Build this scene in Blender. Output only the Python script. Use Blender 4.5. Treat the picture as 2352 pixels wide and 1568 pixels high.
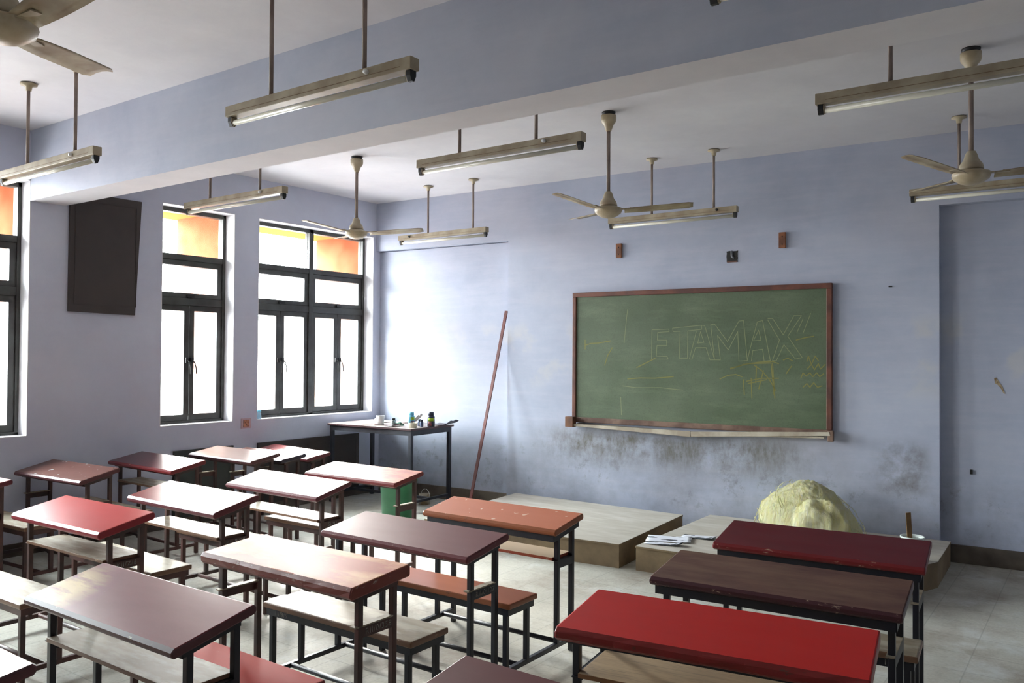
import bpy, bmesh, math, random
from mathutils import Vector, Matrix, noise

scn = bpy.context.scene
for o in list(bpy.data.objects):
    bpy.data.objects.remove(o, do_unlink=True)

# ------------------------------------------------------------------ camera
def cam_axes(yaw, pit, rol):
    f = Vector((-math.sin(yaw)*math.cos(pit), math.cos(yaw)*math.cos(pit), math.sin(pit)))
    r = Vector((math.cos(yaw), math.sin(yaw), 0)); u = r.cross(f)
    c, s = math.cos(rol), math.sin(rol)
    return c*r + s*u, -s*r + c*u, f
_r, _u, _f = cam_axes(math.radians(35.745), math.radians(0.928), math.radians(0.369))
cd = bpy.data.cameras.new('camera'); cam = bpy.data.objects.new('camera', cd)
scn.collection.objects.link(cam)
M = Matrix(((_r.x, _u.x, -_f.x, 0), (_r.y, _u.y, -_f.y, 0), (_r.z, _u.z, -_f.z, 1.6), (0, 0, 0, 1)))
cam.matrix_world = M
cd.sensor_width = 36; cd.lens = 36*1901.7/2352; cd.clip_start = .05; cd.clip_end = 200
scn.camera = cam

# ------------------------------------------------------------------ sky, light, exposure
SKY = 22.0
EXPOSURE = 1.92
w = bpy.data.worlds.new('bright_hazy_sky'); scn.world = w; w.use_nodes = True
nt = w.node_tree; nt.nodes.clear()
wo = nt.nodes.new('ShaderNodeOutputWorld'); bg = nt.nodes.new('ShaderNodeBackground')
tc = nt.nodes.new('ShaderNodeTexCoord'); sx = nt.nodes.new('ShaderNodeSeparateXYZ')
rp = nt.nodes.new('ShaderNodeValToRGB'); mr = nt.nodes.new('ShaderNodeMapRange')
nt.links.new(tc.outputs['Generated'], sx.inputs[0]); nt.links.new(sx.outputs['Z'], mr.inputs['Value'])
mr.inputs['From Min'].default_value = -1; mr.inputs['From Max'].default_value = 1
nt.links.new(mr.outputs[0], rp.inputs[0])
rp.color_ramp.elements[0].position = 0.46; rp.color_ramp.elements[0].color = (.165, .168, .17, 1)
rp.color_ramp.elements[1].position = 0.64; rp.color_ramp.elements[1].color = (.86, .96, 1, 1)
_e = rp.color_ramp.elements.new(.53); _e.color = (.54, .57, .58, 1)
nt.links.new(rp.outputs[0], bg.inputs[0]); bg.inputs[1].default_value = SKY
nt.links.new(bg.outputs[0], wo.inputs[0])
scn.view_settings.view_transform = 'Standard'; scn.view_settings.look = 'None'
scn.view_settings.exposure = EXPOSURE; scn.view_settings.gamma = 1; scn.view_settings.use_curve_mapping = False
scn.cycles.max_bounces = 8; scn.cycles.diffuse_bounces = 5; scn.cycles.transparent_max_bounces = 12
scn.cycles.sample_clamp_indirect = 8

# hazy low sun behind thin cloud, in front of the windows towards the blackboard end
sd = bpy.data.lights.new('hazy_sun', 'SUN'); so_ = bpy.data.objects.new('hazy_sun', sd); scn.collection.objects.link(so_)
sd.energy = 12; sd.angle = math.radians(24); sd.color = (1, .97, .90)
_az, _el = math.radians(151), math.radians(22)
so_.rotation_euler = Vector((math.cos(_az)*math.cos(_el), math.sin(_az)*math.cos(_el), math.sin(_el))).to_track_quat('Z', 'Y').to_euler()

# ------------------------------------------------------------------ room numbers
XL, XR, YB, ZC = -6.95, 4.6, -4.2, 3.36
WT = .25                                    # outer wall thickness
OP = (1.12, 1.95), (2.0, 2.0)
WINS = [(.44, 1.2), (1.48, 3.09), (4.22, 4.99), (5.27, 6.88)]   # openings along the left wall
WZ0, WZ1 = .93, 2.965
KW = .0505                                  # the blackboard wall is not quite square to the window wall
AW = math.atan(KW)
for i, (a, b) in enumerate(WINS):           # sampling portals in the window openings (guide the sky's own light only)
    ld = bpy.data.lights.new('window_portal', 'AREA'); lo = bpy.data.objects.new('window_portal', ld)
    scn.collection.objects.link(lo); ld.shape = 'RECTANGLE'; ld.size = WZ1-WZ0; ld.size_y = b-a
    lo.location = (XL-WT-.02, (a+b)/2, (WZ0+WZ1)/2); lo.rotation_euler = (0, -math.pi/2, 0)
    ld.cycles.is_portal = True

# ------------------------------------------------------------------ materials
def lin(c):
    o = []
    for v in c[:3]:
        v = v/255
        o.append(v/12.92 if v <= .04045 else ((v+.055)/1.055)**2.4)
    return (*o, 1)
class MT:
    def __init__(s, name):
        s.m = bpy.data.materials.new(name); s.m.use_nodes = True
        s.nt = s.m.node_tree; s.b = s.nt.nodes['Principled BSDF']; s.out = s.nt.nodes['Material Output']
    def n(s, t, **k):
        x = s.nt.nodes.new('ShaderNode'+t)
        for a, v in k.items():
            if a in x.inputs: x.inputs[a].default_value = v
            else: setattr(x, a, v)
        return x
    def l(s, a, b): s.nt.links.new(a, b)
    def coord(s, world=False, scale=(1, 1, 1), loc=(0, 0, 0)):
        mp = s.n('Mapping'); mp.inputs['Scale'].default_value = scale; mp.inputs['Location'].default_value = loc
        if world: s.l(s.n('NewGeometry').outputs['Position'], mp.inputs[0])
        else: s.l(s.n('TexCoord').outputs['Object'], mp.inputs[0])
        return mp.outputs[0]
    def noise(s, vec, scale, detail=5, rough=.55, lo=.4, hi=.6):
        x = s.n('TexNoise'); x.inputs['Scale'].default_value = scale; x.inputs['Detail'].default_value = detail
        x.inputs['Roughness'].default_value = rough; s.l(vec, x.inputs['Vector'])
        r = s.n('MapRange'); r.inputs['From Min'].default_value = lo; r.inputs['From Max'].default_value = hi
        s.l(x.outputs['Fac'], r.inputs['Value']); return r.outputs[0]
    def mul(s, a, b, op='MULTIPLY'):
        x = s.n('Math', operation=op, use_clamp=True)
        for i, v in enumerate((a, b)):
            if isinstance(v, (int, float)): x.inputs[i].default_value = v
            else: s.l(v, x.inputs[i])
        return x.outputs[0]
    def mix(s, f, a, b):
        x = s.n('Mix', data_type='RGBA')
        for i, v in ((0, f), (6, a), (7, b)):
            if isinstance(v, (int, float)): x.inputs[i].default_value = v
            elif isinstance(v, tuple): x.inputs[i].default_value = lin(v) if i else v
            else: s.l(v, x.inputs[i])
        return x.outputs[2]
    def band(s, src, a, b, c, d):           # 0 below a, 1 from b to c, 0 above d
        r1 = s.n('MapRange', interpolation_type='SMOOTHSTEP'); r2 = s.n('MapRange', interpolation_type='SMOOTHSTEP')
        for r, (p, q) in ((r1, (a, b)), (r2, (c, d))):
            r.inputs['From Min'].default_value = p; r.inputs['From Max'].default_value = q; s.l(src, r.inputs['Value'])
        r2.inputs['To Min'].default_value = 1; r2.inputs['To Max'].default_value = 0
        return s.mul(r1.outputs[0], r2.outputs[0])
    def bump(s, h, strength=.1, dist=.01):
        x = s.n('Bump'); x.inputs['Strength'].default_value = strength; x.inputs['Distance'].default_value = dist
        s.l(h, x.inputs['Height']); s.l(x.outputs[0], s.b.inputs['Normal'])
    def col(s, c):
        if isinstance(c, tuple): s.b.inputs['Base Color'].default_value = lin(c)
        else: s.l(c, s.b.inputs['Base Color'])
    def rough(s, v):
        if isinstance(v, (int, float)): s.b.inputs['Roughness'].default_value = v
        else: s.l(v, s.b.inputs['Roughness'])
    def remap(s, v, lo, hi):
        r = s.n('MapRange'); r.inputs['To Min'].default_value = lo; r.inputs['To Max'].default_value = hi
        s.l(v, r.inputs['Value']); return r.outputs[0]

def simple(name, c, rough=.5, c2=None, sc=8, metal=0, bump=0):
    t = MT(name); v = t.coord()
    if c2: t.col(t.mix(t.noise(v, sc), c, c2))
    else: t.col(c)
    t.rough(rough); t.b.inputs['Metallic'].default_value = metal
    if bump: t.bump(t.noise(v, sc*6), bump)
    return t.m

def wall_mat(name, base, base2, front=False):
    t = MT(name); v = t.coord(True)
    c = t.mix(t.noise(v, 1.1, 9, .68, .30, .70), tuple(int(q*.955) for q in base), base2); c = t.mix(t.mul(t.noise(v, .8, 3, .5, .5, .7), .3), c, (196, 190, 196))
    brush = t.coord(True, (.6, .6, 5))
    c = t.mix(t.mul(t.noise(brush, 3, 6, .7, .45, .7), .25), c, (205, 205, 215))
    if front:
        sx_ = t.n('SeparateXYZ'); t.l(t.n('NewGeometry').outputs['Position'], sx_.inputs[0])
        X, Z = sx_.outputs['X'], sx_.outputs['Z']
        streak = t.coord(True, (5, 5, 1.6))
        a = t.mul(t.band(Z, .42, .72, .78, .97), t.band(X, -5.0, -4.2, -2.5, -1.7))
        a = t.mul(a, t.noise(v, 2.4, 8, .72, .30, .52)); a = t.mul(a, t.remap(t.noise(streak, 3.5, 8, .75, .35, .65), .45, 1))
        c = t.mix(t.mul(a, .95), c, (98, 92, 76))
        b_ = t.mul(t.band(Z, .1, .3, .45, .85), t.noise(v, 5, 8, .75, .56, .72))
        c = t.mix(t.mul(b_, .75), c, (104, 102, 100)); g_ = t.mul(t.band(Z, .0, .1, .3, 1.0), t.noise(v, 1.6, 8, .7, .38, .66)); c = t.mix(t.mul(g_, .5), c, (112, 114, 118))
        d_ = t.mul(t.band(Z, .45, .6, .8, 1.0), t.band(X, -1.6, -1.4, -1.25, -1.1))
        c = t.mix(t.mul(t.mul(d_, t.noise(v, 4, 8, .7, .34, .58)), .8), c, (104, 98, 90))
        e_ = t.mul(t.band(Z, 1.2, 1.45, 1.8, 2.0), t.noise(v, 2.2, 4, .5, .56, .64))
        c = t.mix(t.mul(e_, .35), c, (205, 200, 190))
    t.col(c); t.rough(.75)
    h = t.noise(t.coord(True), 4, 10, .65, .2, .8)
    t.bump(h, .35, .006)
    return t.m
W_BLUE = wall_mat('lavender_wall_paint', (197, 202, 219), (204, 208, 222))
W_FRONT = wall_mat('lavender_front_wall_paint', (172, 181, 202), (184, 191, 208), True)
W_WHITE = wall_mat('whitewashed_ceiling', (212, 210, 214), (222, 220, 222))
W_BEAM = wall_mat('pale_beam_paint', (178, 186, 205), (192, 198, 212))
W_JAMB = wall_mat('white_jamb_paint', (214, 214, 218), (224, 222, 224))

def floor_mat():
    t = MT('worn_mosaic_floor'); v = t.coord(True)
    c = t.mix(t.noise(v, 1.2, 8, .65, .35, .65), (172, 170, 158), (198, 196, 184))
    c = t.mix(t.mul(t.noise(v, 60, 2, .5, .45, .6), .2), c, (140, 140, 130))
    c = t.mix(t.mul(t.noise(v, 1.9, 8, .72, .48, .70), .65), c, (132, 114, 98))
    c = t.mix(t.mul(t.noise(v, 2.5, 7, .7, .52, .68), .6), c, (212, 216, 214))
    bk = t.n('TexBrick'); bk.offset = 0; t.l(v, bk.inputs['Vector'])
    for k, q in (('Scale', 1), ('Mortar Size', .004), ('Brick Width', .3), ('Row Height', .3), ('Mortar Smooth', .3), ('Bias', 0)):
        bk.inputs[k].default_value = q
    c = t.mix(t.mul(bk.outputs['Fac'], .3), c, (110, 108, 100))
    t.col(c); t.rough(t.remap(t.noise(v, 3, 5), .5, .7)); t.bump(t.noise(v, 12, 6), .05); t.b.inputs['Specular IOR Level'].default_value = .3
    return t.m
FLOOR = floor_mat()

def top_mat(name, base, worn, amount=.5, patch=None, pamt=.8, pscale=2.2, rough=(.22, .42), seed=0, spots=None, grain=False, spec=.4):
    """painted or laminated board: base colour, worn colour in smears, optional rubbed patches, paint spots"""
    t = MT(name); v = t.coord(False, (1, 1, 1), (seed*3.7, seed*1.3, 0)); sv = t.coord(False, (1.4, 5, 1), (seed*2.1, seed, 0))
    f1 = t.noise(sv, 2.3, 8, .65, .30, .75)
    c = t.mix(t.mul(f1, amount), base, worn)
    if patch:
        c = t.mix(t.mul(t.noise(sv, pscale, 7, .62, .47, .66), pamt), c, patch)
    if grain:
        gv = t.coord(False, (2, 40, 1), (seed, 0, 0))
        c = t.mix(t.mul(t.noise(gv, 3, 6, .7, .5, .66), .6), c, tuple(int(x*.55) for x in base))
    if spots:
        c = t.mix(t.noise(v, 24, 1, .5, .715, .73), c, spots)
    sc_ = t.coord(False, (3, 26, 1), (seed, seed, 0))
    c = t.mix(t.mul(t.noise(sc_, 4, 3, .8, .72, .80), .3), c, (200, 185, 175))
    t.col(c)
    t.rough(t.remap(t.noise(sv, 1.3, 4, .5, .2, .8), rough[0]*.7+rough[1]*.3, rough[1]))
    t.bump(t.noise(v, 7, 4, .5, .2, .8), .04, .003); t.b.inputs['Specular IOR Level'].default_value = spec
    return t.m
def edge_mat(name, c, chip=(190, 165, 140)):
    t = MT(name); v = t.coord(False, (1, 1, 3))
    t.col(t.mix(t.mul(t.noise(v, 14, 6, .7, .62, .68), .8), c, chip)); t.rough(.38); return t.m
STEEL = simple('dark_painted_steel', (34, 33, 40), .42, (52, 45, 42), 9)
STEEL_B = simple('brown_rusty_steel', (58, 42, 38), .45, (82, 50, 44), 7)
STEEL_K = simple('black_blue_steel', (20, 22, 34), .4, (30, 30, 36), 9)
FRAME = simple('grey_brown_window_metal', (66, 68, 64), .42, (50, 47, 44), 5)
CREAM = simple('yellowed_cream_enamel', (176, 165, 140), .42, (150, 136, 112), 5)
CREAM2 = simple('ivory_fan_enamel', (196, 184, 158), .38, (172, 156, 126), 7)
BLADE = simple('dusty_fan_blade', (172, 160, 132), .5, (142, 124, 98), 6)
ROD = simple('greyish_rod_paint', (150, 134, 124), .5, (128, 112, 104), 6)
BLACK = simple('black_plastic', (22, 22, 22), .5)
WHITE = simple('white_plastic', (222, 224, 222), .4)
DARKW = simple('dark_brown_board', (60, 53, 51), .6, (66, 58, 55), 3)
DARKW2 = simple('dark_greenish_board', (54, 60, 56), .6, (66, 66, 62), 3)
def glass(name, haze):
    t = MT(name); t.nt.nodes.remove(t.b)
    tr = t.n('BsdfTransparent'); gl = t.n('BsdfGlossy'); tl = t.n('BsdfTranslucent')
    gl.inputs['Roughness'].default_value = .04; tl.inputs[0].default_value = (.95, .95, .92, 1)
    m1 = t.n('MixShader'); m2 = t.n('MixShader'); m1.inputs[0].default_value = haze
    fr = t.n('LayerWeight'); fr.inputs[0].default_value = .15
    t.l(tr.outputs[0], m1.inputs[1]); t.l(tl.outputs[0], m1.inputs[2])
    t.l(fr.outputs['Fresnel'], m2.inputs[0]); t.l(m1.outputs[0], m2.inputs[1]); t.l(gl.outputs[0], m2.inputs[2])
    t.l(m2.outputs[0], t.out.inputs[0]); return t.m
GLASS = glass('clear_window_glass', .0); GLASS_D = glass('dusty_window_glass', .08)
ORANGE = simple('terracotta_outside_paint', (122, 70, 48), 1, (134, 84, 60), 3)
YELLOW = simple('ochre_outside_paint', (124, 104, 58), 1, (116, 98, 54), 3)
for m_ in (ORANGE, YELLOW): m_.node_tree.nodes['Principled BSDF'].inputs['Specular IOR Level'].default_value = 0

# ------------------------------------------------------------------ mesh helpers
class B:
    """collects shapes, then builds ONE mesh object"""
    def __init__(s): s.v = []; s.f = []; s.mi = []; s.sm = []
    def add(s, vs, fs, mi=0, smooth=False):
        k = len(s.v); s.v += [tuple(p) for p in vs]; s.f += [tuple(i+k for i in f) for f in fs]
        s.mi += [mi]*len(fs); s.sm += [smooth]*len(fs); return s
    def box(s, x0, x1, y0, y1, z0, z1, mi=0, mat=None):
        vs = [Vector((x, y, z)) for z in (z0, z1) for y in (y0, y1) for x in (x0, x1)]
        if mat: vs = [mat @ p for p in vs]
        return s.add(vs, [(0, 2, 3, 1), (4, 5, 7, 6), (0, 1, 5, 4), (2, 6, 7, 3), (0, 4, 6, 2), (1, 3, 7, 5)], mi)
    def prism(s, pts, z0, z1, mi=0, top=None, axis='z'):
        n = len(pts)
        def P(a, b, c): return (a, b, c) if axis == 'z' else ((a, c, b) if axis == 'y' else (c, a, b))
        vs = [P(*p, z0) for p in pts]+[P(*p, z1) for p in pts]
        fs = [tuple(range(n))[::-1], tuple(range(n, 2*n))]+[(i, (i+1) % n, (i+1) % n+n, i+n) for i in range(n)]
        k = len(s.f); s.add(vs, fs, mi)
        if top is not None: s.mi[k+1] = top
        return s
    def tube(s, pts, r, n=10, mi=0, cap=True):
        pts = [Vector(p) for p in pts]; rs = r if isinstance(r, (list, tuple)) else [r]*len(pts)
        rings = []; up = None
        for i, p in enumerate(pts):
            d = (pts[min(i+1, len(pts)-1)]-pts[max(i-1, 0)]).normalized()
            if up is None:
                up = Vector((0, 0, 1)) if abs(d.z) < .9 else Vector((1, 0, 0))
            a = d.cross(up).normalized(); b = d.cross(a).normalized(); up = -b if False else up
            rings.append([p+rs[i]*(math.cos(t)*a+math.sin(t)*b) for t in [2*math.pi*k/n for k in range(n)]])
        vs = [q for R in rings for q in R]; fs = []
        for i in range(len(rings)-1):
            for k in range(n):
                fs.append((i*n+k, i*n+(k+1) % n, (i+1)*n+(k+1) % n, (i+1)*n+k))
        s.add(vs, fs, mi, True)
        if cap:
            k = len(s.v)-len(vs)
            s.f += [tuple(k+i for i in range(n))[::-1], tuple(k+len(vs)-n+i for i in range(n))]; s.mi += [mi]*2; s.sm += [False]*2
        return s
    def lathe(s, prof, c=(0, 0, 0), n=24, mi=0, smooth=True, mat=None):
        vs = []; fs = []
        for r, z in prof:
            for k in range(n):
                a = 2*math.pi*k/n; p = Vector((c[0]+r*math.cos(a), c[1]+r*math.sin(a), c[2]+z)); vs.append(mat @ p if mat else p)
        for i in range(len(prof)-1):
            for k in range(n): fs.append((i*n+k, i*n+(k+1) % n, (i+1)*n+(k+1) % n, (i+1)*n+k))
        k0 = len(s.v); s.add(vs, fs, mi, smooth)
        for i, fl in ((0, True), (len(prof)-1, False)):
            if prof[i][0] > 1e-5:
                t = tuple(k0+i*n+k for k in range(n)); s.f.append(t[::-1] if fl else t); s.mi.append(mi); s.sm.append(False)
        return s
    def build(s, name, mats, parent=None, bevel=0, seg=2, **kw):
        me = bpy.data.meshes.new(name); me.from_pydata(s.v, [], s.f)
        if not isinstance(mats, (list, tuple)): mats = [mats]
        for m in mats: me.materials.append(m)
        for p, i, q in zip(me.polygons, s.mi, s.sm): p.material_index = i; p.use_smooth = q
        bm = bmesh.new(); bm.from_mesh(me)
        bmesh.ops.remove_doubles(bm, verts=bm.verts, dist=1e-6)
        bmesh.ops.recalc_face_normals(bm, faces=bm.faces)
        if bevel:
            es = [e for e in bm.edges if len(e.link_faces) == 2 and e.calc_face_angle(0) > .5]
            bmesh.ops.bevel(bm, geom=es, offset=bevel, segments=seg, profile=.6, affect='EDGES')
        bm.to_mesh(me); bm.free()
        o = bpy.data.objects.new(name, me); scn.collection.objects.link(o)
        if parent: o.parent = parent
        for k, v in kw.items(): o[k] = v
        return o
def thing(name, label, cat, loc=(0, 0, 0), rz=0, group=None):
    o = bpy.data.objects.new(name, None); scn.collection.objects.link(o); o.empty_display_size = .1
    o.location = loc; o.rotation_euler = (0, 0, rz); o['label'] = label; o['category'] = cat
    if group: o['group'] = group
    return o
def tag(o, label, cat, group=None, loc=None, rz=None):
    o['label'] = label; o['category'] = cat
    if group: o['group'] = group
    if loc: o.location = loc
    if rz is not None: o.rotation_euler = (0, 0, rz)
    return o
def struct(o): o['kind'] = 'structure'; return o
def copy_tree(o, parent=None):
    c = o.copy(); scn.collection.objects.link(c); c.parent = parent
    for ch in list(o.children): copy_tree(ch, c)
    return c
def wp(s_, z, off=0):
    """point on the blackboard wall: distance along it from the window corner, height, distance out into the room"""
    return Vector((XL+s_*math.cos(AW)+off*math.sin(AW), 6.93+s_*math.sin(AW)-off*math.cos(AW), z))

# ================================================================== the room
struct(B().box(XL-WT, XR+.2, YB-.2, 8.1, -.12, 0).build('floor', FLOOR))
struct(B().box(XL-WT, XR+.2, YB-.2, 8.1, ZC, ZC+.15).build('ceiling', W_WHITE))
lw = B(); ys = [YB-.2]+[v for ab in WINS for v in ab]+[7.6]
lw.box(XL-WT, XL, YB-.2, 7.6, 0, WZ0); lw.box(XL-WT, XL, YB-.2, 7.6, WZ1, ZC)
for i in range(0, len(ys), 2): lw.box(XL-WT, XL, ys[i], ys[i+1], WZ0, WZ1)
struct(lw.build('wall_left', W_BLUE))
struct(B().box(XR, XR+.2, YB-.2, 8.1, 0, ZC).build('wall_right', W_BLUE))
struct(B().box(XL, XR, YB-.2, YB, 0, ZC).build('wall_back', W_BLUE))
fw = B(); SE = 11.8
fw.box(0, SE, .09, .35, 0, ZC)                                    # core of the wall
fw.box(0, 1.84, .06, .12, 0, 2.79)                                # back of the shallow recess by the windows
fw.box(0, SE, 0, .12, 2.80, ZC)                                   # band above both recesses
fw.box(1.84, 5.885, 0, .12, 0, 2.80)                              # pier that carries the blackboard
fo = struct(fw.build('wall_front', W_FRONT)); fo.location = (XL, 6.93, 0); fo.rotation_euler = (0, 0, AW)
SK = simple('brown_grey_skirting', (104, 94, 82), .6, (76, 68, 60), 4)
for nm, a, b, off in (('baseboard_front', 0.02, 1.84, .045), ('baseboard_front_right', 5.885, 11.5, .075)):
    o = struct(B().box(a, b, off, .1, 0, .14).build(nm, SK, bevel=.004)); o.location = (XL, 6.93, 0); o.rotation_euler = (0, 0, AW)
struct(B().box(XL, XL+.015, YB, 6.9, 0, .1).build('baseboard_left', SK))
bm_ = B().prism([(XL, 3.085), (XR, 3.22), (XR, 3.48), (XL, 3.36)], 2.80, ZC)
bo = struct(bm_.build('ceiling_beam', [W_BEAM, W_WHITE]))
for p in bo.data.polygons:
    if p.normal.z < -.9: p.material_index = 1

# windows: steel casements set back in the wall, with a sunshade box outside
XF = -7.13
def window(i, y0, y1, mods):
    e = bpy.data.objects.new('window_%d' % i, None); scn.collection.objects.link(e); e.location = (XL, y0, WZ0); e['kind'] = 'structure'
    inv = Matrix.Translation((-XL, -y0, -WZ0))
    def bx(b, a, c, z0, z1, x0=-.025, x1=.025): b.box(XF+x0, XF+x1, a, c, z0, z1, mat=inv)
    f = B(); t = .035
    bx(f, y0, y0+t, WZ0, WZ1, -.04, .04); bx(f, y1-t, y1, WZ0, WZ1, -.04, .04); bx(f, y0, y1, WZ0, WZ0+.03, -.04, .04); bx(f, y0, y1, WZ1-.045, WZ1, -.04, .04)
    wm = (y1-y0)/mods
    for k in range(1, mods): bx(f, y0+k*wm-.03, y0+k*wm+.03, WZ0, WZ1, -.035, .04)
    bx(f, y0, y1, 2.475, 2.53, -.03, .035); bx(f, y0, y1, 2.05, 2.12, -.03, .035)
    f.build('window_frame', FRAME, e, bevel=.004)
    for k in range(mods):
        a = y0+k*wm+(t if k == 0 else .03); b_ = y0+(k+1)*wm-(t if k == mods-1 else .03)
        g = B(); bx(g, a, b_, 2.53, WZ1-.045, -.004, .004); g.build('window_pane', GLASS, e)
        s_ = B(); z0, z1 = 2.12, 2.475
        bx(s_, a, b_, z0, z0+.045); bx(s_, a, b_, z1-.05, z1); bx(s_, a, a+.045, z0+.045, z1-.05); bx(s_, b_-.05, b_, z0+.045, z1-.05)
        so = s_.build('vent_sash', FRAME, e, bevel=.004)
        g = B(); bx(g, a+.045, b_-.05, z0+.045, z1-.05, -.004, .004); g.build('window_pane', GLASS_D, so)
        h = B().box(XF+.025, XF+.05, (a+b_)/2-.035, (a+b_)/2+.035, z0+.005, z0+.03, mat=inv); h.build('vent_latch', BLACK, so)
        mid = (a+b_)/2; z0, z1 = WZ0+.03, 2.05
        for q, (c, d) in enumerate(((a, mid-.004), (mid+.004, b_))):
            s_ = B(); w1 = .05
            bx(s_, c, d, z0, z0+.055); bx(s_, c, d, z1-.05, z1); bx(s_, c, c+w1, z0+.055, z1-.05); bx(s_, d-w1, d, z0+.055, z1-.05)
            so = s_.build('casement', FRAME, e, bevel=.004)
            g = B(); bx(g, c+w1, d-w1, z0+.055, z1-.05, -.004, .004); g.build('window_pane', GLASS_D, so)
            hy = mid-.025 if q == 0 else mid+.025; zz = 1.53-WZ0; hx = XF+.025-XL; hy -= y0
            hb = B().box(hx, hx+.018, hy-.018, hy+.018, zz-.025, zz+.025)
            sg = .012 if q == 0 else (.05 if i == 5 else .02)
            hb.tube([(hx+.02, hy, zz), (hx+.045, hy+sg*.3, zz-.02), (hx+.05, hy+sg, zz-.07), (hx+.045, hy+sg*1.4, zz-.13)], .006, 6)
            hb.build('casement_handle', BLACK, so)
    sh = B(); o0, o1 = -7.95, XL-WT
    sh.box(o0, o1, y1+.004, y1+.09, WZ0-.2, 3.0, mi=0, mat=inv);
    sh.box(o0-.05, o1, y0-.13, y1+.13, 3.0, 3.08, mi=1, mat=inv)
    sh.build('outside_sunshade', [ORANGE, YELLOW], e)
    # plastered reveal
    rv = B(); th = .006
    rv.box(XF+.03, XL+.001, y1-th, y1+.001, WZ0, WZ1, mat=inv); rv.box(XF+.03, XL+.001, y0-.001, y0+th, WZ0, WZ1, mat=inv)
    rv.box(XF+.03, XL+.001, y0, y1, WZ1-th, WZ1+.001, mat=inv); rv.box(XF+.03, XL+.001, y0, y1, WZ0-.001, WZ0+th, mat=inv)
    rv.build('window_reveal', W_JAMB, e)
for i, (a, b) in enumerate(WINS): window(i+1, a, b, 2 if b-a > 1 else 1)

# ================================================================== desks with attached benches
def text_mesh(name, body, size, mat, parent, loc, rot, ext=.0006):
    cu = bpy.data.curves.new(name+'_curve', 'FONT'); cu.body = body; cu.size = size; cu.extrude = ext; cu.space_character = 1.15
    cu.align_x = 'CENTER'; cu.align_y = 'CENTER'
    t = bpy.data.objects.new('tmp_text', cu); scn.collection.objects.link(t)
    dg = bpy.context.evaluated_depsgraph_get(); me = bpy.data.meshes.new_from_object(t.evaluated_get(dg))
    bpy.data.objects.remove(t, do_unlink=True); bpy.data.curves.remove(cu)
    me.materials.clear(); me.materials.append(mat)
    o = bpy.data.objects.new(name, me); scn.collection.objects.link(o); o.parent = parent; o.location = loc; o.rotation_euler = rot
    return o
STENCIL = simple('faded_white_stencil_paint', (150, 146, 136), .7, (96, 90, 84), 40)
WORN = top_mat('worn_bare_wood', (150, 138, 116), (108, 96, 80), .8, (186, 178, 160), .7, 3, (.48, .62), 3, spec=.3)
PALE = top_mat('pale_worn_seat', (186, 180, 160), (132, 116, 96), .6, (200, 196, 178), .6, 3, (.42, .58), 6, spec=.3)
WEDGE = edge_mat('brown_board_edge', (116, 84, 62))

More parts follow.
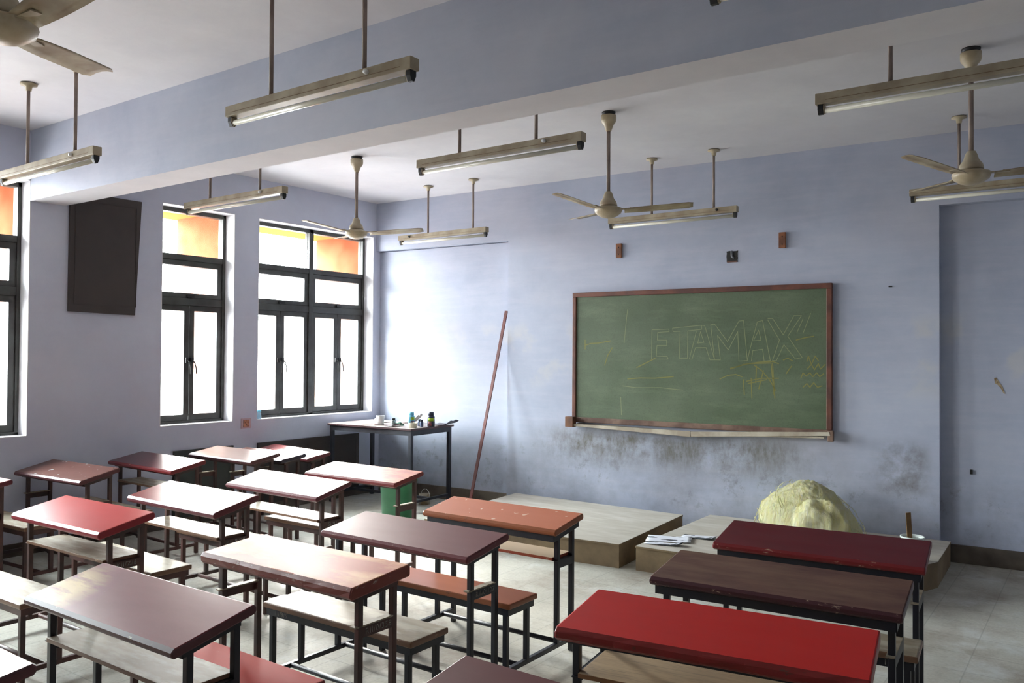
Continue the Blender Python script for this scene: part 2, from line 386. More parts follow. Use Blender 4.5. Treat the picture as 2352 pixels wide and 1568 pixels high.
def desk(key, label, cx, cy, rz, L, W, zf, zn, top, edge, steel=STEEL_B, shelf=None, shelf_edge=None, bench=True, seat=None, seat_edge=None,
         number=None, seat_number=None, apron=False, thick=.034, sag=0, skip=None, legs=True):
    e = thing('school_desk', label, 'desk', (cx, cy, 0), math.radians(rz), 'school desks standing in rows')
    hl, hw = L/2, W/2
    sl = (zf-zn)/W
    def zt(y): return zn+sl*(y+hw)
    # sloped top: rounded board
    b = B(); n = 14; vs = []; th = thick
    rnd = random.Random(hash(label) % 997 if False else int(abs(cx*131+cy*71)*10))
    def rag(): return rnd.uniform(-1, 1)*sag
    prof = [(-hw, -th*.72), (-hw, -th*.28), (-hw+.012, 0), (hw-.010, 0), (hw, -.010), (hw, -th+.008), (hw-.008, -th), (-hw+.012, -th)]
    rings = []
    for k in range(n+1):
        x = -hl+L*k/n; rings.append([(x, y+(rag() if j in (0, 1) else 0), zt(y)+dz) for j, (y, dz) in enumerate(prof)])
    m = len(prof); vs = [q for R in rings for q in R]; fs = []; mi = []
    for k in range(n):
        for j in range(m):
            fs.append((k*m+j, k*m+(j+1) % m, (k+1)*m+(j+1) % m, (k+1)*m+j)); mi.append(0 if j == 2 else 1)
    k0 = len(fs); fs += [tuple(range(m))[::-1], tuple(n*m+j for j in range(m))]; mi += [1, 1]
    b.add(vs, fs); b.mi = mi
    to = b.build('desk_top', [top, edge], e)
    md = to.modifiers.new('edge', 'BEVEL'); md.width = .006; md.segments = 2; md.limit_method = 'ANGLE'; md.angle_limit = math.radians(50)
    # legs
    lx = hl-.045; yn, yf = -hw+.088, hw-.055; r = .0125
    def leg(x, y, z0, z1, par=e, nm='leg'):
        B().box(x-r, x+r, y-r, y+r, z0, z1).build(nm, steel, par, bevel=.003)
    if legs:
        for s_ in (-1, 1):
            leg(s_*lx, yf, 0, zt(yf)-th); leg(s_*lx, yn, .06 if bench else 0, zt(yn)-th)
    # frame under the top
    f = B()
    ins = .02 if apron else .05; dpt = .036 if apron else .022
    for y0, y1 in ((-hw+ins, -hw+ins+.004), (hw-ins-.004, hw-ins)):
        zz = zt(y0)-th; f.add([(-hl+.02, y0, zz), (hl-.02, y0, zz), (hl-.02, y1, zz), (-hl+.02, y1, zz), (-hl+.02, y0, zz-dpt), (hl-.02, y0, zz-dpt), (hl-.02, y1, zz-dpt), (-hl+.02, y1, zz-dpt)],
                              [(0, 1, 2, 3), (7, 6, 5, 4), (0, 4, 5, 1), (1, 5, 6, 2), (2, 6, 7, 3), (3, 7, 4, 0)])
    for s_ in (-1, 1):
        x0, x1 = sorted((s_*(hl-.02), s_*(hl-.024))); ya, yb = -hw+ins, hw-ins
        q = [(x0, ya, zt(ya)-th), (x1, ya, zt(ya)-th), (x1, yb, zt(yb)-th), (x0, yb, zt(yb)-th)]
        f.add(q+[(x, y, z-dpt) for x, y, z in q], [(0, 1, 2, 3), (7, 6, 5, 4), (0, 4, 5, 1), (1, 5, 6, 2), (2, 6, 7, 3), (3, 7, 4, 0)])
    f.build('top_frame', steel, e)
    # shelf brackets between the legs, and the shelf
    zs = zn-.175
    for s_ in (-1, 1):
        x0, x1 = sorted((s_*(lx+r), s_*(lx+r-.004)))
        k = B().box(x0, x1, yn, yf, zs-.042, zs); x0, x1 = sorted((s_*(lx+r), s_*(lx-.018)))
        k.box(x0, x1, yn-.02, yf, zs-.004, zs)
        ko = k.build('shelf_bracket', steel, e)
        if number and s_ == 1:
            text_mesh('painted_number', number, .034, STENCIL, ko, (lx+r+.0008, (yn+yf)/2, zs-.021), (math.pi/2, 0, math.pi/2))
        if not shelf:
            B().box(min(s_*(lx-.018), s_*(lx+r)), max(s_*(lx-.018), s_*(lx+r)), yn-.03, yf-.01, zs, zs+.006).build('shelf_stub', WORN, e, label='splintered end left from the missing shelf')
    if shelf:
        sho = B().box(-lx+.014, lx-.014, yn-.028, yf+.01, zs, zs+.016, 1).build('shelf', [shelf, shelf_edge or WEDGE], e, bevel=.002)
        
        for p in sho.data.polygons: p.material_index = 0 if abs(p.normal.z) > .8 else 1
    if bench:
        by1, by0 = hw-.445, hw-.69; zb = .405; bl = hl-.004
        b = B(); b.box(-bl, bl, by0, by1, zb-.028, zb)
        so = b.build('bench_seat', [seat or WORN, seat_edge or WEDGE], e, bevel=.009, seg=3)
        for p in so.data.polygons: p.material_index = 0 if p.normal.z > .8 else 1
        la, lb = by1-.04, by0+.03
        for s_ in (-1, 1):
            leg(s_*lx, la, .06, zb-.028); leg(s_*lx, lb, 0, zb-.028)
        f = B(); z0, z1 = zb-.062, zb-.028
        f.box(-bl+.015, bl-.015, by0+.012, by0+.016, z0, z1); f.box(-bl+.015, bl-.015, by1-.016, by1-.012, z0, z1)
        f.box(bl-.019, bl-.015, by0+.016, by1-.016, z0, z1); f.box(-bl+.015, -bl+.019, by0+.016, by1-.016, z0, z1)
        fo_ = f.build('seat_frame', steel, e)
        if seat_number:
            txt, px_ = seat_number
            text_mesh('painted_number', txt, .030, STENCIL, fo_, (px_, by0+.0114, zb-.045), (math.pi/2, 0, 0))
        for s_ in (-1, 1):
            B().box(s_*lx-.012, s_*lx+.012, lb, yf, .058, .082).build('side_rail', steel, e, bevel=.003)
        B().tube([(-lx, yn+.05, .07), (lx, yn+.05, .07)], .0125, 10).build('cross_bar', steel, e)
        B().tube([(-lx, lb+.11, .07), (lx, lb+.11, .07)], .0125, 10).build('cross_bar', steel, e)
    else:
        B().tube([(-lx, yf, .09), (lx, yf, .09)], .011, 8).build('cross_bar', steel, e)
        for s_ in (-1, 1): B().box(s_*lx-.010, s_*lx+.010, yn, yf, .08, .1).build('side_rail', steel, e)
    return e

RED_E = edge_mat('dark_red_edge', (110, 22, 26)); MAR_E = edge_mat('maroon_edge', (92, 28, 36)); ORG_E = edge_mat('orange_brown_edge', (140, 78, 44), (80, 50, 34))
RED2_E = edge_mat('bright_red_edge', (128, 26, 24), (70, 52, 40)); TAN_E = edge_mat('brick_edge', (118, 52, 40), (176, 158, 144)); BRN_E = edge_mat('brown_purple_edge', (84, 44, 46))
D = {
 'D1': dict(p=(-2.784, 3.769, 0.34, 0.914, 0.29, .740, .691), label='orange-brown laminate desk with matching orange bench, just in front of the left wooden platform',
   top=top_mat('orange_brown_laminate', (168, 96, 66), (178, 110, 80), .4, None, rough=(.40, .5), seed=1, spots=(196, 170, 148), spec=0.2), edge=ORG_E, steel=STEEL_K, shelf=top_mat('beige_shelf_laminate', (190, 168, 134), (176, 152, 118), .4, rough=(.35, .5), seed=9), shelf_edge=edge_mat('rust_red_edge', (140, 60, 36)),
   seat=top_mat('orange_bench_laminate', (168, 98, 66), (150, 84, 58), .5, rough=(.24, .36), seed=2, spec=0.25), seat_edge=ORG_E, apron=True),
 'D2': dict(p=(-2.833, 3.085, 0.20, 0.970, 0.330, .740, .684), label='plum-brown desk without a shelf, behind which the orange bench shows',
   top=top_mat('plum_brown_laminate', (92, 46, 48), (102, 58, 56), .4, rough=(.42, .52), seed=3, spec=0.15), edge=MAR_E, steel=STEEL_K, seat=WORN, number='RII/0/127', seat_number=('11/3/5', -.36)),
 'D3': dict(p=(-2.808, 2.366, -.11, 0.960, 0.332, .740, .711), label='brick and tan desk with thick chipped edge and red bench, centre-left foreground',
   top=top_mat('rubbed_brick_laminate', (160, 86, 68), (176, 104, 82), .5, (206, 160, 116), .85, 1.6, (.42, .55), 4, spec=0.1), edge=TAN_E, seat=top_mat('bright_red_seat', (158, 30, 22), (168, 44, 32), .4, rough=(.5, .62), seed=5, spec=.04), seat_edge=RED2_E, number='RII/0/358', thick=.05, sag=.003),
 'D4': dict(p=(-1.124, 4.100, 5.0, 0.935, 0.38, .740, .690), label='dark red desk with white chalk smear, nearest the yellow plastic heap on the platform',
   top=top_mat('dark_red_laminate', (88, 20, 28), (70, 30, 34), .5, rough=(.42, .54), seed=6, spec=0.15), edge=RED_E, steel=STEEL_K, seat=WORN, seat_number=('106', .36), apron=True),
 'D5': dict(p=(-1.066, 3.300, 4.4, 0.94, 0.38, .740, .702), label='mud-brown blotchy desk, second from front in the right-hand row, between dark red and scarlet desks',
   top=top_mat('blotchy_brown_laminate', (98, 72, 60), (60, 34, 38), .9, (106, 84, 68), .5, 2, (.5, .6), 7, spec=0.12), edge=edge_mat('aubergine_edge', (62, 26, 34)), steel=STEEL_K, seat=WORN, apron=True),
 'D6': dict(p=(-1.032, 2.560, 8.0, 0.955, 0.39, .740, .708), label='scarlet desk with ragged near edge and worn plank shelf, largest top in the foreground',
   top=top_mat('scarlet_paint', (168, 20, 14), (150, 24, 20), .4, rough=(.40, .5), seed=8, spec=0.15), edge=RED2_E, steel=STEEL_K, shelf=top_mat('splintered_plank', (166, 142, 108), (110, 92, 70), .7, None, 0, rough=(.45, .6), seed=8, grain=True), shelf_edge=edge_mat('plank_edge', (134, 92, 58)), seat=WORN, thick=.044, sag=.004),
 'D7': dict(p=(-2.865, 1.650, .54, .974, .322, .740, .669), label='mauve-maroon desk with yellow-tan rubbed left corner, near left foreground',
   top=top_mat('mauve_maroon_laminate', (116, 50, 56), (130, 66, 70), .5, rough=(.38, .52), seed=10, spec=0.18), edge=BRN_E, steel=STEEL_K, shelf=WORN, seat=top_mat('dull_red_seat', (120, 40, 36), (90, 40, 38), .5, seed=11), patch=True),
 'D8': dict(p=(-4.645, 2.357, 1.45, .914, .319, .740, .677), label='glossy coral-red desk with yellow streak on its edge, second row from windows',
   top=top_mat('coral_red_paint', (166, 42, 38), (176, 56, 50), .4, rough=(.24, .34), seed=12), edge=edge_mat('crimson_edge', (134, 22, 34), (200, 120, 40)), shelf=WORN, seat=WORN, number='KII/Z/6', thick=.04),
 'D9': dict(p=(-4.681, 3.060, -.69, .957, .314, .740, .672), label='maroon desk with glaring window reflection, behind the coral-red desk',
   top=top_mat('worn_maroon_gloss', (112, 50, 48), (128, 70, 64), .5, rough=(.22, .36), spec=.22, seed=13), edge=MAR_E, shelf=WORN, seat=PALE, number='KII/R/30', thick=.04),
 'D10': dict(p=(-4.652, 3.785, -.89, .985, .309, .740, .667), label='grey-brown glossy desk with pale split shelf, chipped white near edge, middle of second row',
   top=top_mat('grey_brown_gloss', (104, 74, 62), (120, 92, 78), .6, (150, 84, 64), .5, 2, (.32, .46), 14, spec=.22), edge=edge_mat('chipped_maroon_edge', (96, 34, 42), (214, 200, 196)), shelf=PALE, seat=PALE, number='SI/01'),
 'D11': dict(p=(-4.570, 4.431, -.07, .954, .315, .740, .686), label='pinkish-tan and maroon patchy desk in front of the green bin',
   top=top_mat('patchy_pink_laminate', (128, 64, 60), (146, 88, 78), .5, (190, 128, 92), .85, 1.7, (.34, .46), 15, spec=.25), edge=RED_E, seat=WORN),
 'D12': dict(p=(-6.445, 3.151, 3.18, .907, .314, .740, .672), label='brown desk speckled with white and turquoise paint, below the upper dark wall board',
   top=top_mat('speckled_brown_laminate', (92, 58, 52), (110, 74, 64), .5, rough=(.2, .36), seed=16, spots=(196, 216, 220)), edge=BRN_E, seat=WORN, seat_edge=WEDGE),
 'D13': dict(p=(-6.380, 3.844, -1.55, .974, .308, .740, .683), label='dark maroon desk with half its top in white glare, by the window wall',
   top=top_mat('dark_maroon_gloss', (84, 30, 34), (96, 44, 44), .4, rough=(.12, .24), seed=17), edge=RED_E, shelf=WORN, seat=WORN),
 'D14': dict(p=(-6.067, 4.365, -1.01, .886, .294, .770, .724), label='fawn-brown desk by the window wall, first of three crowded together',
   top=top_mat('fawn_brown_gloss', (112, 78, 66), (128, 96, 82), .5, rough=(.26, .4), spec=.3, seed=18), edge=BRN_E, bench=False),
 'D15': dict(p=(-6.055, 4.665, .77, .813, .27, .735, .703), label='narrow dark-edged desk squeezed in the middle of three crowded together',
   top=top_mat('umber_gloss', (104, 76, 68), (92, 62, 58), .5, rough=(.14, .26), seed=19), edge=edge_mat('near_black_edge', (40, 26, 40)), bench=False),
 'D16': dict(p=(-6.36, 5.215, -7.5, .97, .255, .690, .648), label='red glossy desk farthest back by the windows, in front of the lower dark board',
   top=top_mat('red_gloss', (150, 54, 50), (160, 72, 64), .5, rough=(.16, .28), seed=20), edge=MAR_E, bench=False),
 'D17': dict(p=(-6.455, 2.42, 0, .93, .32, .740, .690), label='maroon desk at the left picture edge, its right end in glare',
   top=top_mat('maroon_gloss', (110, 44, 46), (124, 60, 58), .4, rough=(.16, .28), seed=21), edge=MAR_E, shelf=WORN, seat=PALE),
 'D19': dict(p=(-2.888, .945, 0, .95, .33, .740, .690), label='dark plum desk cut off by the bottom left corner, only its far corner showing',
   top=top_mat('dark_plum_gloss', (74, 42, 44), (84, 52, 52), .4, rough=(.18, .34), seed=22), edge=BRN_E, steel=STEEL_K, seat=WORN),
 'D20': dict(p=(-1.03, 1.70, -1.2, .95, .33, .740, .690), label='plum-brown desk cut off by the bottom picture edge, in front of the scarlet desk',
   top=top_mat('dusty_plum_laminate', (96, 52, 54), (108, 68, 66), .5, rough=(.36, .5), seed=23, spec=0.15), edge=BRN_E, steel=STEEL_K, seat=WORN),
}
for k, d in D.items():
    d = dict(d); p = d.pop('p'); lb = d.pop('label'); pt = d.pop('patch', None)
    if pt:                                   # tan rubbed corner: shaped wear on this one top
        t = d['top']; nt_ = t.node_tree; bs = nt_.nodes['Principled BSDF']
        src = bs.inputs['Base Color'].links[0].from_socket
        q = MT.__new__(MT); q.m = t; q.nt = nt_; q.b = bs
        v = q.coord(False, (1, 1, 0), (.44, .10, 0)); ln = q.n('VectorMath', operation='LENGTH'); q.l(v, ln.inputs[0])
        mk = q.band(ln.outputs['Value'], -2, -1, .10, .26); mk = q.mul(mk, q.noise(q.coord(False, (1.2, 6, 1)), 4, 6, .6, .36, .56))
        q.col(q.mix(mk, src, (204, 176, 118)))
    desk(k, lb, *p, **d)

# ================================================================== ceiling lights
def tube_light(label, x, y, z, L=1.245, rods=(.32, .95), knob=.8, dark=False):
    """z: top of the housing; x: left end; y: face towards the viewer"""
    e = thing('tube_light', label, 'ceiling light', (x, y, z), 0, 'tube lights hung on rods')
    b = B().box(0, L, 0, .055, -.052, 0); b.build('housing', CREAM, e, bevel=.003)
    B().box(.05, L-.06, -.0015, .001, -.0365, -.0345).build('housing_seam', SEAM, e)
    B().lathe([(0, 0), (.009, 0), (.011, .008), (.011, .02), (0, .02)], n=14, mat=Matrix.Translation((L*knob, -.018, -.022)) @ Matrix.Rotation(-math.pi/2, 4, 'X')).build('starter', BLACK if dark else WHITE, e)
    for q in (0, 1):
        x0 = .008 if q == 0 else L-.034
        h = B().prism([(.010, -.052), (.046, -.052), (.046, -.075), (.036, -.098), (.020, -.098), (.010, -.075)], x0, x0+.026, axis='x')
        ho = h.build('tube_holder', BLACK, e, bevel=.002)
        xi = x0+.026 if q == 0 else x0-.006
        B().prism([(.012, -.056), (.044, -.056), (.044, -.076), (.034, -.096), (.022, -.096), (.012, -.076)], xi, xi+.006, axis='x').build('holder_face', CREAM, ho)
    t = B().tube([(.042, .028, -.080), (L-.042, .028, -.080)], .0135, 14); t.build('fluorescent_tube', TUBE, e)
    for rx in rods:
        r = B().tube([(rx, .028, -.002), (rx, .028, ZC-z-.03)], .0105, 10); ro = r.build('hanging_rod', ROD, e)
        B().lathe([(.0, ZC-z-.004), (.052, ZC-z-.004), (.052, ZC-z-.012), (.022, ZC-z-.022), (.017, ZC-z-.05), (.0, ZC-z-.05)], (rx, .028, 0), 20).build('ceiling_rose', CREAM2, ro)
        B().lathe([(0, ZC-z), (.048, ZC-z), (.048, ZC-z-.004), (0, ZC-z-.004)], (rx, .028, 0), 16).build('hole_cover', BLACK, ro)
    return e
SEAM = simple('brown_seam', (118, 92, 64), .6)
TUBE = simple('frosted_tube_glass', (214, 212, 196), .16)
lights = [
 ('tube light at the far left in front of the beam, over the leftmost window', -6.10, 2.50, 2.82, dict(rods=(.36, .98))),
 ('largest tube light, hung in front of the beam near picture centre-left', -3.56, 2.49, 2.825, dict()),
 ('tube light whose left holder alone shows at the top picture edge', -1.065, 2.55, 2.852, dict()),
 ('tube light behind the beam, overlapping the top of the single window', -6.15, 3.92, 2.83, dict()),
 ('tube light just behind the beam, between the left and middle ceiling fans', -3.64, 3.98, 2.86, dict(rods=(.34, .92))),
 ('tube light at upper right, passing in front of the right fan rod', -1.135, 4.05, 2.86, dict(rods=(.33, .95))),
 ('smallest tube light near the window corner, over the lavender recess', -6.16, 6.46, 2.865, dict(rods=(.40, 1.0), knob=.14, dark=True, L=1.18)),
 ('tube light above the left end of the green chalkboard, behind the middle fan', -3.73, 6.68, 2.86, dict(rods=(.43, 1.01), knob=.86, dark=True, L=1.22)),
 ('tube light at the right picture edge behind the right ceiling fan', -1.205, 6.76, 2.86, dict(rods=(.33, .95))),
]
for lb, x, y, z, k in lights: tube_light(lb, x, y, z, **k)

# ================================================================== ceiling fans
def fan(label, x, y, zb, angs, droop=.03, R=.60):
    e = thing('ceiling_fan', label, 'fan', (x, y, zb), 0, 'three-bladed ceiling fans'); H = ZC-zb
    B().lathe([(0, -.055), (.03, -.055), (.06, -.045), (.092, -.022), (.100, 0), (.096, .014), (.07, .024), (.0, .024)], n=32).build('motor', CREAM2, e)
    B().lathe([(.0, .028), (.064, .028), (.064, .040), (.058, .062), (.040, .085), (.032, .115), (.022, .135), (0, .135)], n=28).build('lower_canopy', CREAM, e)
    B().lathe([(0, .02), (.04, .02), (.04, .034), (0, .034)], n=20).build('motor_neck', BLACK, e)
    B().tube([(0, 0, .13), (0, 0, H-.10)], .0135, 12).build('down_rod', ROD, e)
    B().lathe([(0, H-.14), (.018, H-.14), (.024, H-.125), (.034, H-.095), (.05, H-.075), (.056, H-.06), (.056, H-.025), (0, H-.025)], n=24).build('upper_canopy', CREAM2, e)
    B().lathe([(0, H-.03), (.045, H-.03), (.05, H-.005), (.05, H), (0, H)], n=18).build('hook_recess', BLACK, e)
    for a in angs:
        b = B(); n = 14; pit = math.radians(-9); rows = []
        for k in range(n+1):
            t = k/n; r = .115+(R-.115)*t; w_ = .048+.012*math.sin(min(t*2.2, 1)*math.pi/2); w2 = w_*(1 if t < .93 else (1-.25*(t-.93)/.07))
            z = -.004+droop*t
            row = []
            for s_ in (-1, -.5, 0, .5, 1):
                c_ = .010*(1-s_*s_)
                row.append((r, s_*w2*math.cos(pit), z+s_*w2*math.sin(pit)+c_))
            rows.append(row)
        vs = [q for rw in rows for q in rw]; m = 5; N = len(vs); vs += [(p[0], p[1], p[2]-.003) for p in vs]; fs = []
        for k in range(n):
            for j in range(m-1):
                a0 = k*m+j; fs += [(a0, a0+m, a0+m+1, a0+1), (N+a0, N+a0+1, N+a0+m+1, N+a0+m)]
        for k in range(n): fs += [(k*m, k*m+N, (k+1)*m+N, (k+1)*m), (k*m+m-1, (k+1)*m+m-1, (k+1)*m+m-1+N, k*m+m-1+N)]
        for j in range(m-1): fs += [(j, j+1, j+1+N, j+N), (n*m+j, n*m+j+N, n*m+j+1+N, n*m+j+1)]
        b.add(vs, fs, 0, True); o = b.build('blade', BLADE, e); o.rotation_euler = (0, 0, math.radians(a))
        br = B().box(.07, .19, -.018, .018, .004, .010); br.tube([(.16, -.01, .008), (.16, -.01, .016)], .005, 6); br.tube([(.16, .01, .008), (.16, .01, .016)], .005, 6)
        bo_ = br.build('blade_bracket', CREAM, o)
    return e
fan('ceiling fan cut off by the top left corner, nearest the camera', -2.90, 1.20, 2.655, (124, 4, 244), .055)
fan('ceiling fan by the window corner, one blade across the double window top', -5.438, 5.166, 2.678, (-88, 32, 152))
fan('middle ceiling fan above the left end of the green chalkboard', -2.927, 5.247, 2.649, (-95, 25, 146))
fan('ceiling fan at the right, its hub in front of the right tube light', -.626, 5.327, 2.638, (-112, 10, 128))
fan('ceiling fan at the top right corner, only a blade tip showing', .30, 2.90, 2.70, (186, 66, 306), .0)

# ================================================================== things on the blackboard wall
def on_wall(o, s_, z, off=0): o.location = wp(s_, z, off); o.rotation_euler = (0, 0, AW)
bb = thing('chalkboard', 'green chalkboard in a brown wooden frame with faint ETAMAX chalk letters', 'chalkboard'); on_wall(bb, 2.636, .941)
bb.rotation_euler = (0, math.radians(-.0), AW)
BWd, BH = 2.455, 1.278
def board_mat():
    t = MT('green_chalkboard_surface'); v = t.coord(False)
    c = t.mix(t.noise(v, 1.6, 6, .6, .35, .68), (80, 96, 72), (94, 108, 84))
    c = t.mix(t.mul(t.noise(t.coord(False, (1, 1, 4)), 2, 7, .7, .5, .7), .4), c, (122, 136, 108))
    c = t.mix(t.mul(t.noise(v, 90, 2, .5, .5, .7), .25), c, (60, 66, 50))
    t.col(c); t.rough(t.remap(t.noise(v, 3), .38, .55)); return t.m
B().box(.035, BWd-.035, -.030, -.004, .045, BH-.04).build('writing_surface', board_mat(), bb)
WOODF = simple('reddish_brown_frame_wood', (112, 66, 50), .5, (84, 50, 42), 6, bump=.1); WOODG = simple('bleached_frame_wood', (128, 102, 86), .6, (92, 66, 54), 5, bump=.15)
for nm, a in (('frame_rail', (0, BWd, BH-.045, BH)), ('frame_stile', (0, .04, .05, BH-.045)), ('frame_stile', (BWd-.045, BWd, .05, BH-.045))):
    B().box(a[0], a[1], -.045, 0, a[2], a[3]).build(nm, WOODF, bb, bevel=.006)
B().box(0, BWd, -.045, 0, 0, .05).build('frame_rail', WOODG, bb, bevel=.006)

YCH = simple('yellow_chalk', (132, 130, 76), .9); WCH = simple('pale_chalk', (134, 142, 106), .9)
def chalk(name, strokes, wd, mat):
    for s_ in strokes:
        b = B()
        P = [Vector((a-2.636, 0, z-.941)) for a, z in s_]
        for p, q in zip(P, P[1:]):
            d = (q-p)
            if d.length < 1e-4: continue
            n = Vector((-d.z, 0, d.x)).normalized()*wd/2; d = d.normalized()*wd*.3
            a = [p-d-n, q+d-n, q+d+n, p-d+n]
            b.add([(v.x, -.0305, v.z) for v in a]+[(v.x, -.0298, v.z) for v in a], [(0, 1, 2, 3), (7, 6, 5, 4), (0, 4, 5, 1), (1, 5, 6, 2), (2, 6, 7, 3), (3, 7, 4, 0)])
        b.build(name, mat, bb)
CH =  [[(3.479, 1.844), (3.646, 1.849), (3.649, 1.825), (3.537, 1.819), (3.533, 1.748), (3.624, 1.747), (3.627, 1.698), (3.53, 1.698), (3.523, 1.598), (3.632, 1.594), (3.64, 1.57), (3.476, 1.569), (3.479, 1.844)], [(3.684, 1.857), (3.962, 1.88), (3.962, 1.843), (3.832, 1.83), (3.828, 1.579), (3.751, 1.578), (3.758, 1.828), (3.688, 1.825), (3.684, 1.857)], [(3.962, 1.88), (3.991, 1.877), (4.084, 1.567), (4.041, 1.567), (4.005, 1.677), (3.905, 1.677), (3.872, 1.572), (3.847, 1.572), (3.912, 1.822)], [(3.926, 1.718), (3.984, 1.725), (3.952, 1.822), (3.926, 1.718)], [(4.084, 1.567), (4.047, 1.883), (4.083, 1.889), (4.202, 1.731), (4.305, 1.913), (4.346, 1.916), (4.38, 1.563), (4.306, 1.558), (4.294, 1.819), (4.209, 1.656), (4.111, 1.786), (4.137, 1.567), (4.084, 1.567)], [(4.38, 1.563), (4.4, 1.65), (4.467, 1.904), (4.513, 1.913), (4.58, 1.565), (4.527, 1.56), (4.514, 1.664), (4.427, 1.65), (4.417, 1.563)], [(4.434, 1.737), (4.5, 1.743), (4.478, 1.83), (4.434, 1.737)], [(4.559, 1.929), (4.599, 1.931), (4.69, 1.788), (4.779, 1.951), (4.842, 1.949), (4.728, 1.775), (4.849, 1.593), (4.792, 1.58), (4.696, 1.703), (4.632, 1.565), (4.599, 1.565), (4.658, 1.743), (4.559, 1.915)], [(4.918, 1.967), (4.855, 1.8)], [(4.855, 1.923), (4.805, 1.807)], [(3.228, 2.041), (3.212, 1.91), (3.194, 1.72)], [(3.175, 1.311), (3.326, 1.297), (3.573, 1.304), (3.782, 1.287)], [(3.16, 1.201), (3.169, 1.033)]]
CY =  [[(4.23, 1.487), (4.346, 1.529), (4.481, 1.55), (4.599, 1.558), (4.651, 1.539)], [(4.23, 1.494), (4.387, 1.536), (4.586, 1.545)], [(4.441, 1.523), (4.507, 1.478), (4.573, 1.4), (4.626, 1.309)], [(4.586, 1.545), (4.599, 1.413), (4.613, 1.269)], [(4.599, 1.545), (4.619, 1.243)], [(4.133, 1.397), (4.21, 1.432), (4.278, 1.44), (4.333, 1.421)], [(4.374, 1.382), (4.507, 1.411), (4.651, 1.414)], [(4.387, 1.362), (4.547, 1.399)], [(4.461, 1.517), (4.454, 1.37)], [(4.521, 1.478), (4.481, 1.318)], [(4.414, 1.409), (4.421, 1.236)], [(4.347, 1.395), (4.354, 1.261)], [(4.837, 1.418), (4.855, 1.464), (4.88, 1.438), (4.912, 1.465), (4.936, 1.433), (4.967, 1.466), (4.992, 1.434), (5.023, 1.46)], [(4.887, 1.561), (4.899, 1.606), (4.924, 1.536), (4.955, 1.607), (4.98, 1.568)], [(4.89, 1.497), (4.924, 1.536), (4.949, 1.491), (4.98, 1.543), (4.998, 1.498), (5.035, 1.537)], [(4.855, 1.341), (4.887, 1.374), (4.912, 1.343), (4.943, 1.382), (4.974, 1.344), (5.01, 1.358)], [(4.798, 1.742), (4.868, 1.761), (4.943, 1.774)], [(2.77, 1.698), (2.837, 1.718), (2.92, 1.721), (3.052, 1.742)], [(2.773, 1.751), (2.773, 1.661)], [(3.325, 1.488), (3.388, 1.518), (3.511, 1.576)], [(2.988, 1.506), (3.02, 1.602), (3.069, 1.676)], [(3.231, 1.378), (3.357, 1.39), (3.511, 1.391), (3.693, 1.409)], [(4.69, 1.572), (4.729, 1.586), (4.767, 1.566)], [(4.716, 1.455), (4.741, 1.494), (4.761, 1.521)]]
chalk('chalk_letter', CH, .0055, WCH)
chalk('chalk_mark', CY, .009, YCH)
# sagging chalk ledge
LEDGE = simple('cream_ledge_paint', (190, 182, 164), .55, (160, 148, 130), 5)
lg = thing('chalk_ledge', 'broken cream chalk ledge sagging in the middle under the green chalkboard', 'ledge'); on_wall(lg, 2.636, .941)
def plank(pa, pb, t, parent, nm):
    b = B(); (xa, za), (xb, zb) = pa, pb
    vs = [(xa, -.088, za), (xb, -.088, zb), (xb, -.002, zb), (xa, -.002, za), (xa, -.088, za-t), (xb, -.088, zb-t), (xb, -.002, zb-t), (xa, -.002, za-t)]
    b.add(vs, [(3, 2, 1, 0), (4, 5, 6, 7), (0, 1, 5, 4), (1, 2, 6, 5), (2, 3, 7, 6), (3, 0, 4, 7)]); return b.build(nm, [LEDGE], parent, bevel=.003)
for nm_, q_ in (('ledge_strip', [(.05, -.015), (1.243, -.021), (1.249, -.072), (.05, -.036)]), ('ledge_strip', [(1.247, -.024), (2.445, .039), (2.455, .007), (1.253, -.070)])):
    B().prism(q_, -.097, -.084, axis='y').build(nm_, LEDGE, lg, bevel=.002)
B().add([(.05, -.084, -.018), (1.245, -.084, -.045), (2.40, -.084, -.006), (2.40, -.002, -.006), (1.245, -.002, -.030), (.05, -.002, -.010),
         (.05, -.084, -.030), (1.245, -.084, -.057), (2.40, -.084, -.018), (2.40, -.002, -.018), (1.245, -.002, -.042), (.05, -.002, -.022)],
        [(0, 1, 4, 5), (1, 2, 3, 4), (11, 10, 7, 6), (10, 9, 8, 7), (0, 6, 7, 1), (1, 7, 8, 2), (2, 8, 9, 3), (3, 9, 10, 4), (4, 10, 11, 5), (5, 11, 6, 0)]).build('ledge_board', LEDGE, lg)
B().box(-.035, .05, -.12, -.0475, -.045, .055).build('end_block', simple('brown_block_wood', (118, 76, 48), .6, (90, 58, 40), 8), lg, bevel=.003)
B().box(2.43, 2.475, -.095, -.0475, -.04, .05).build('end_bracket', WOODG, lg, bevel=.004)
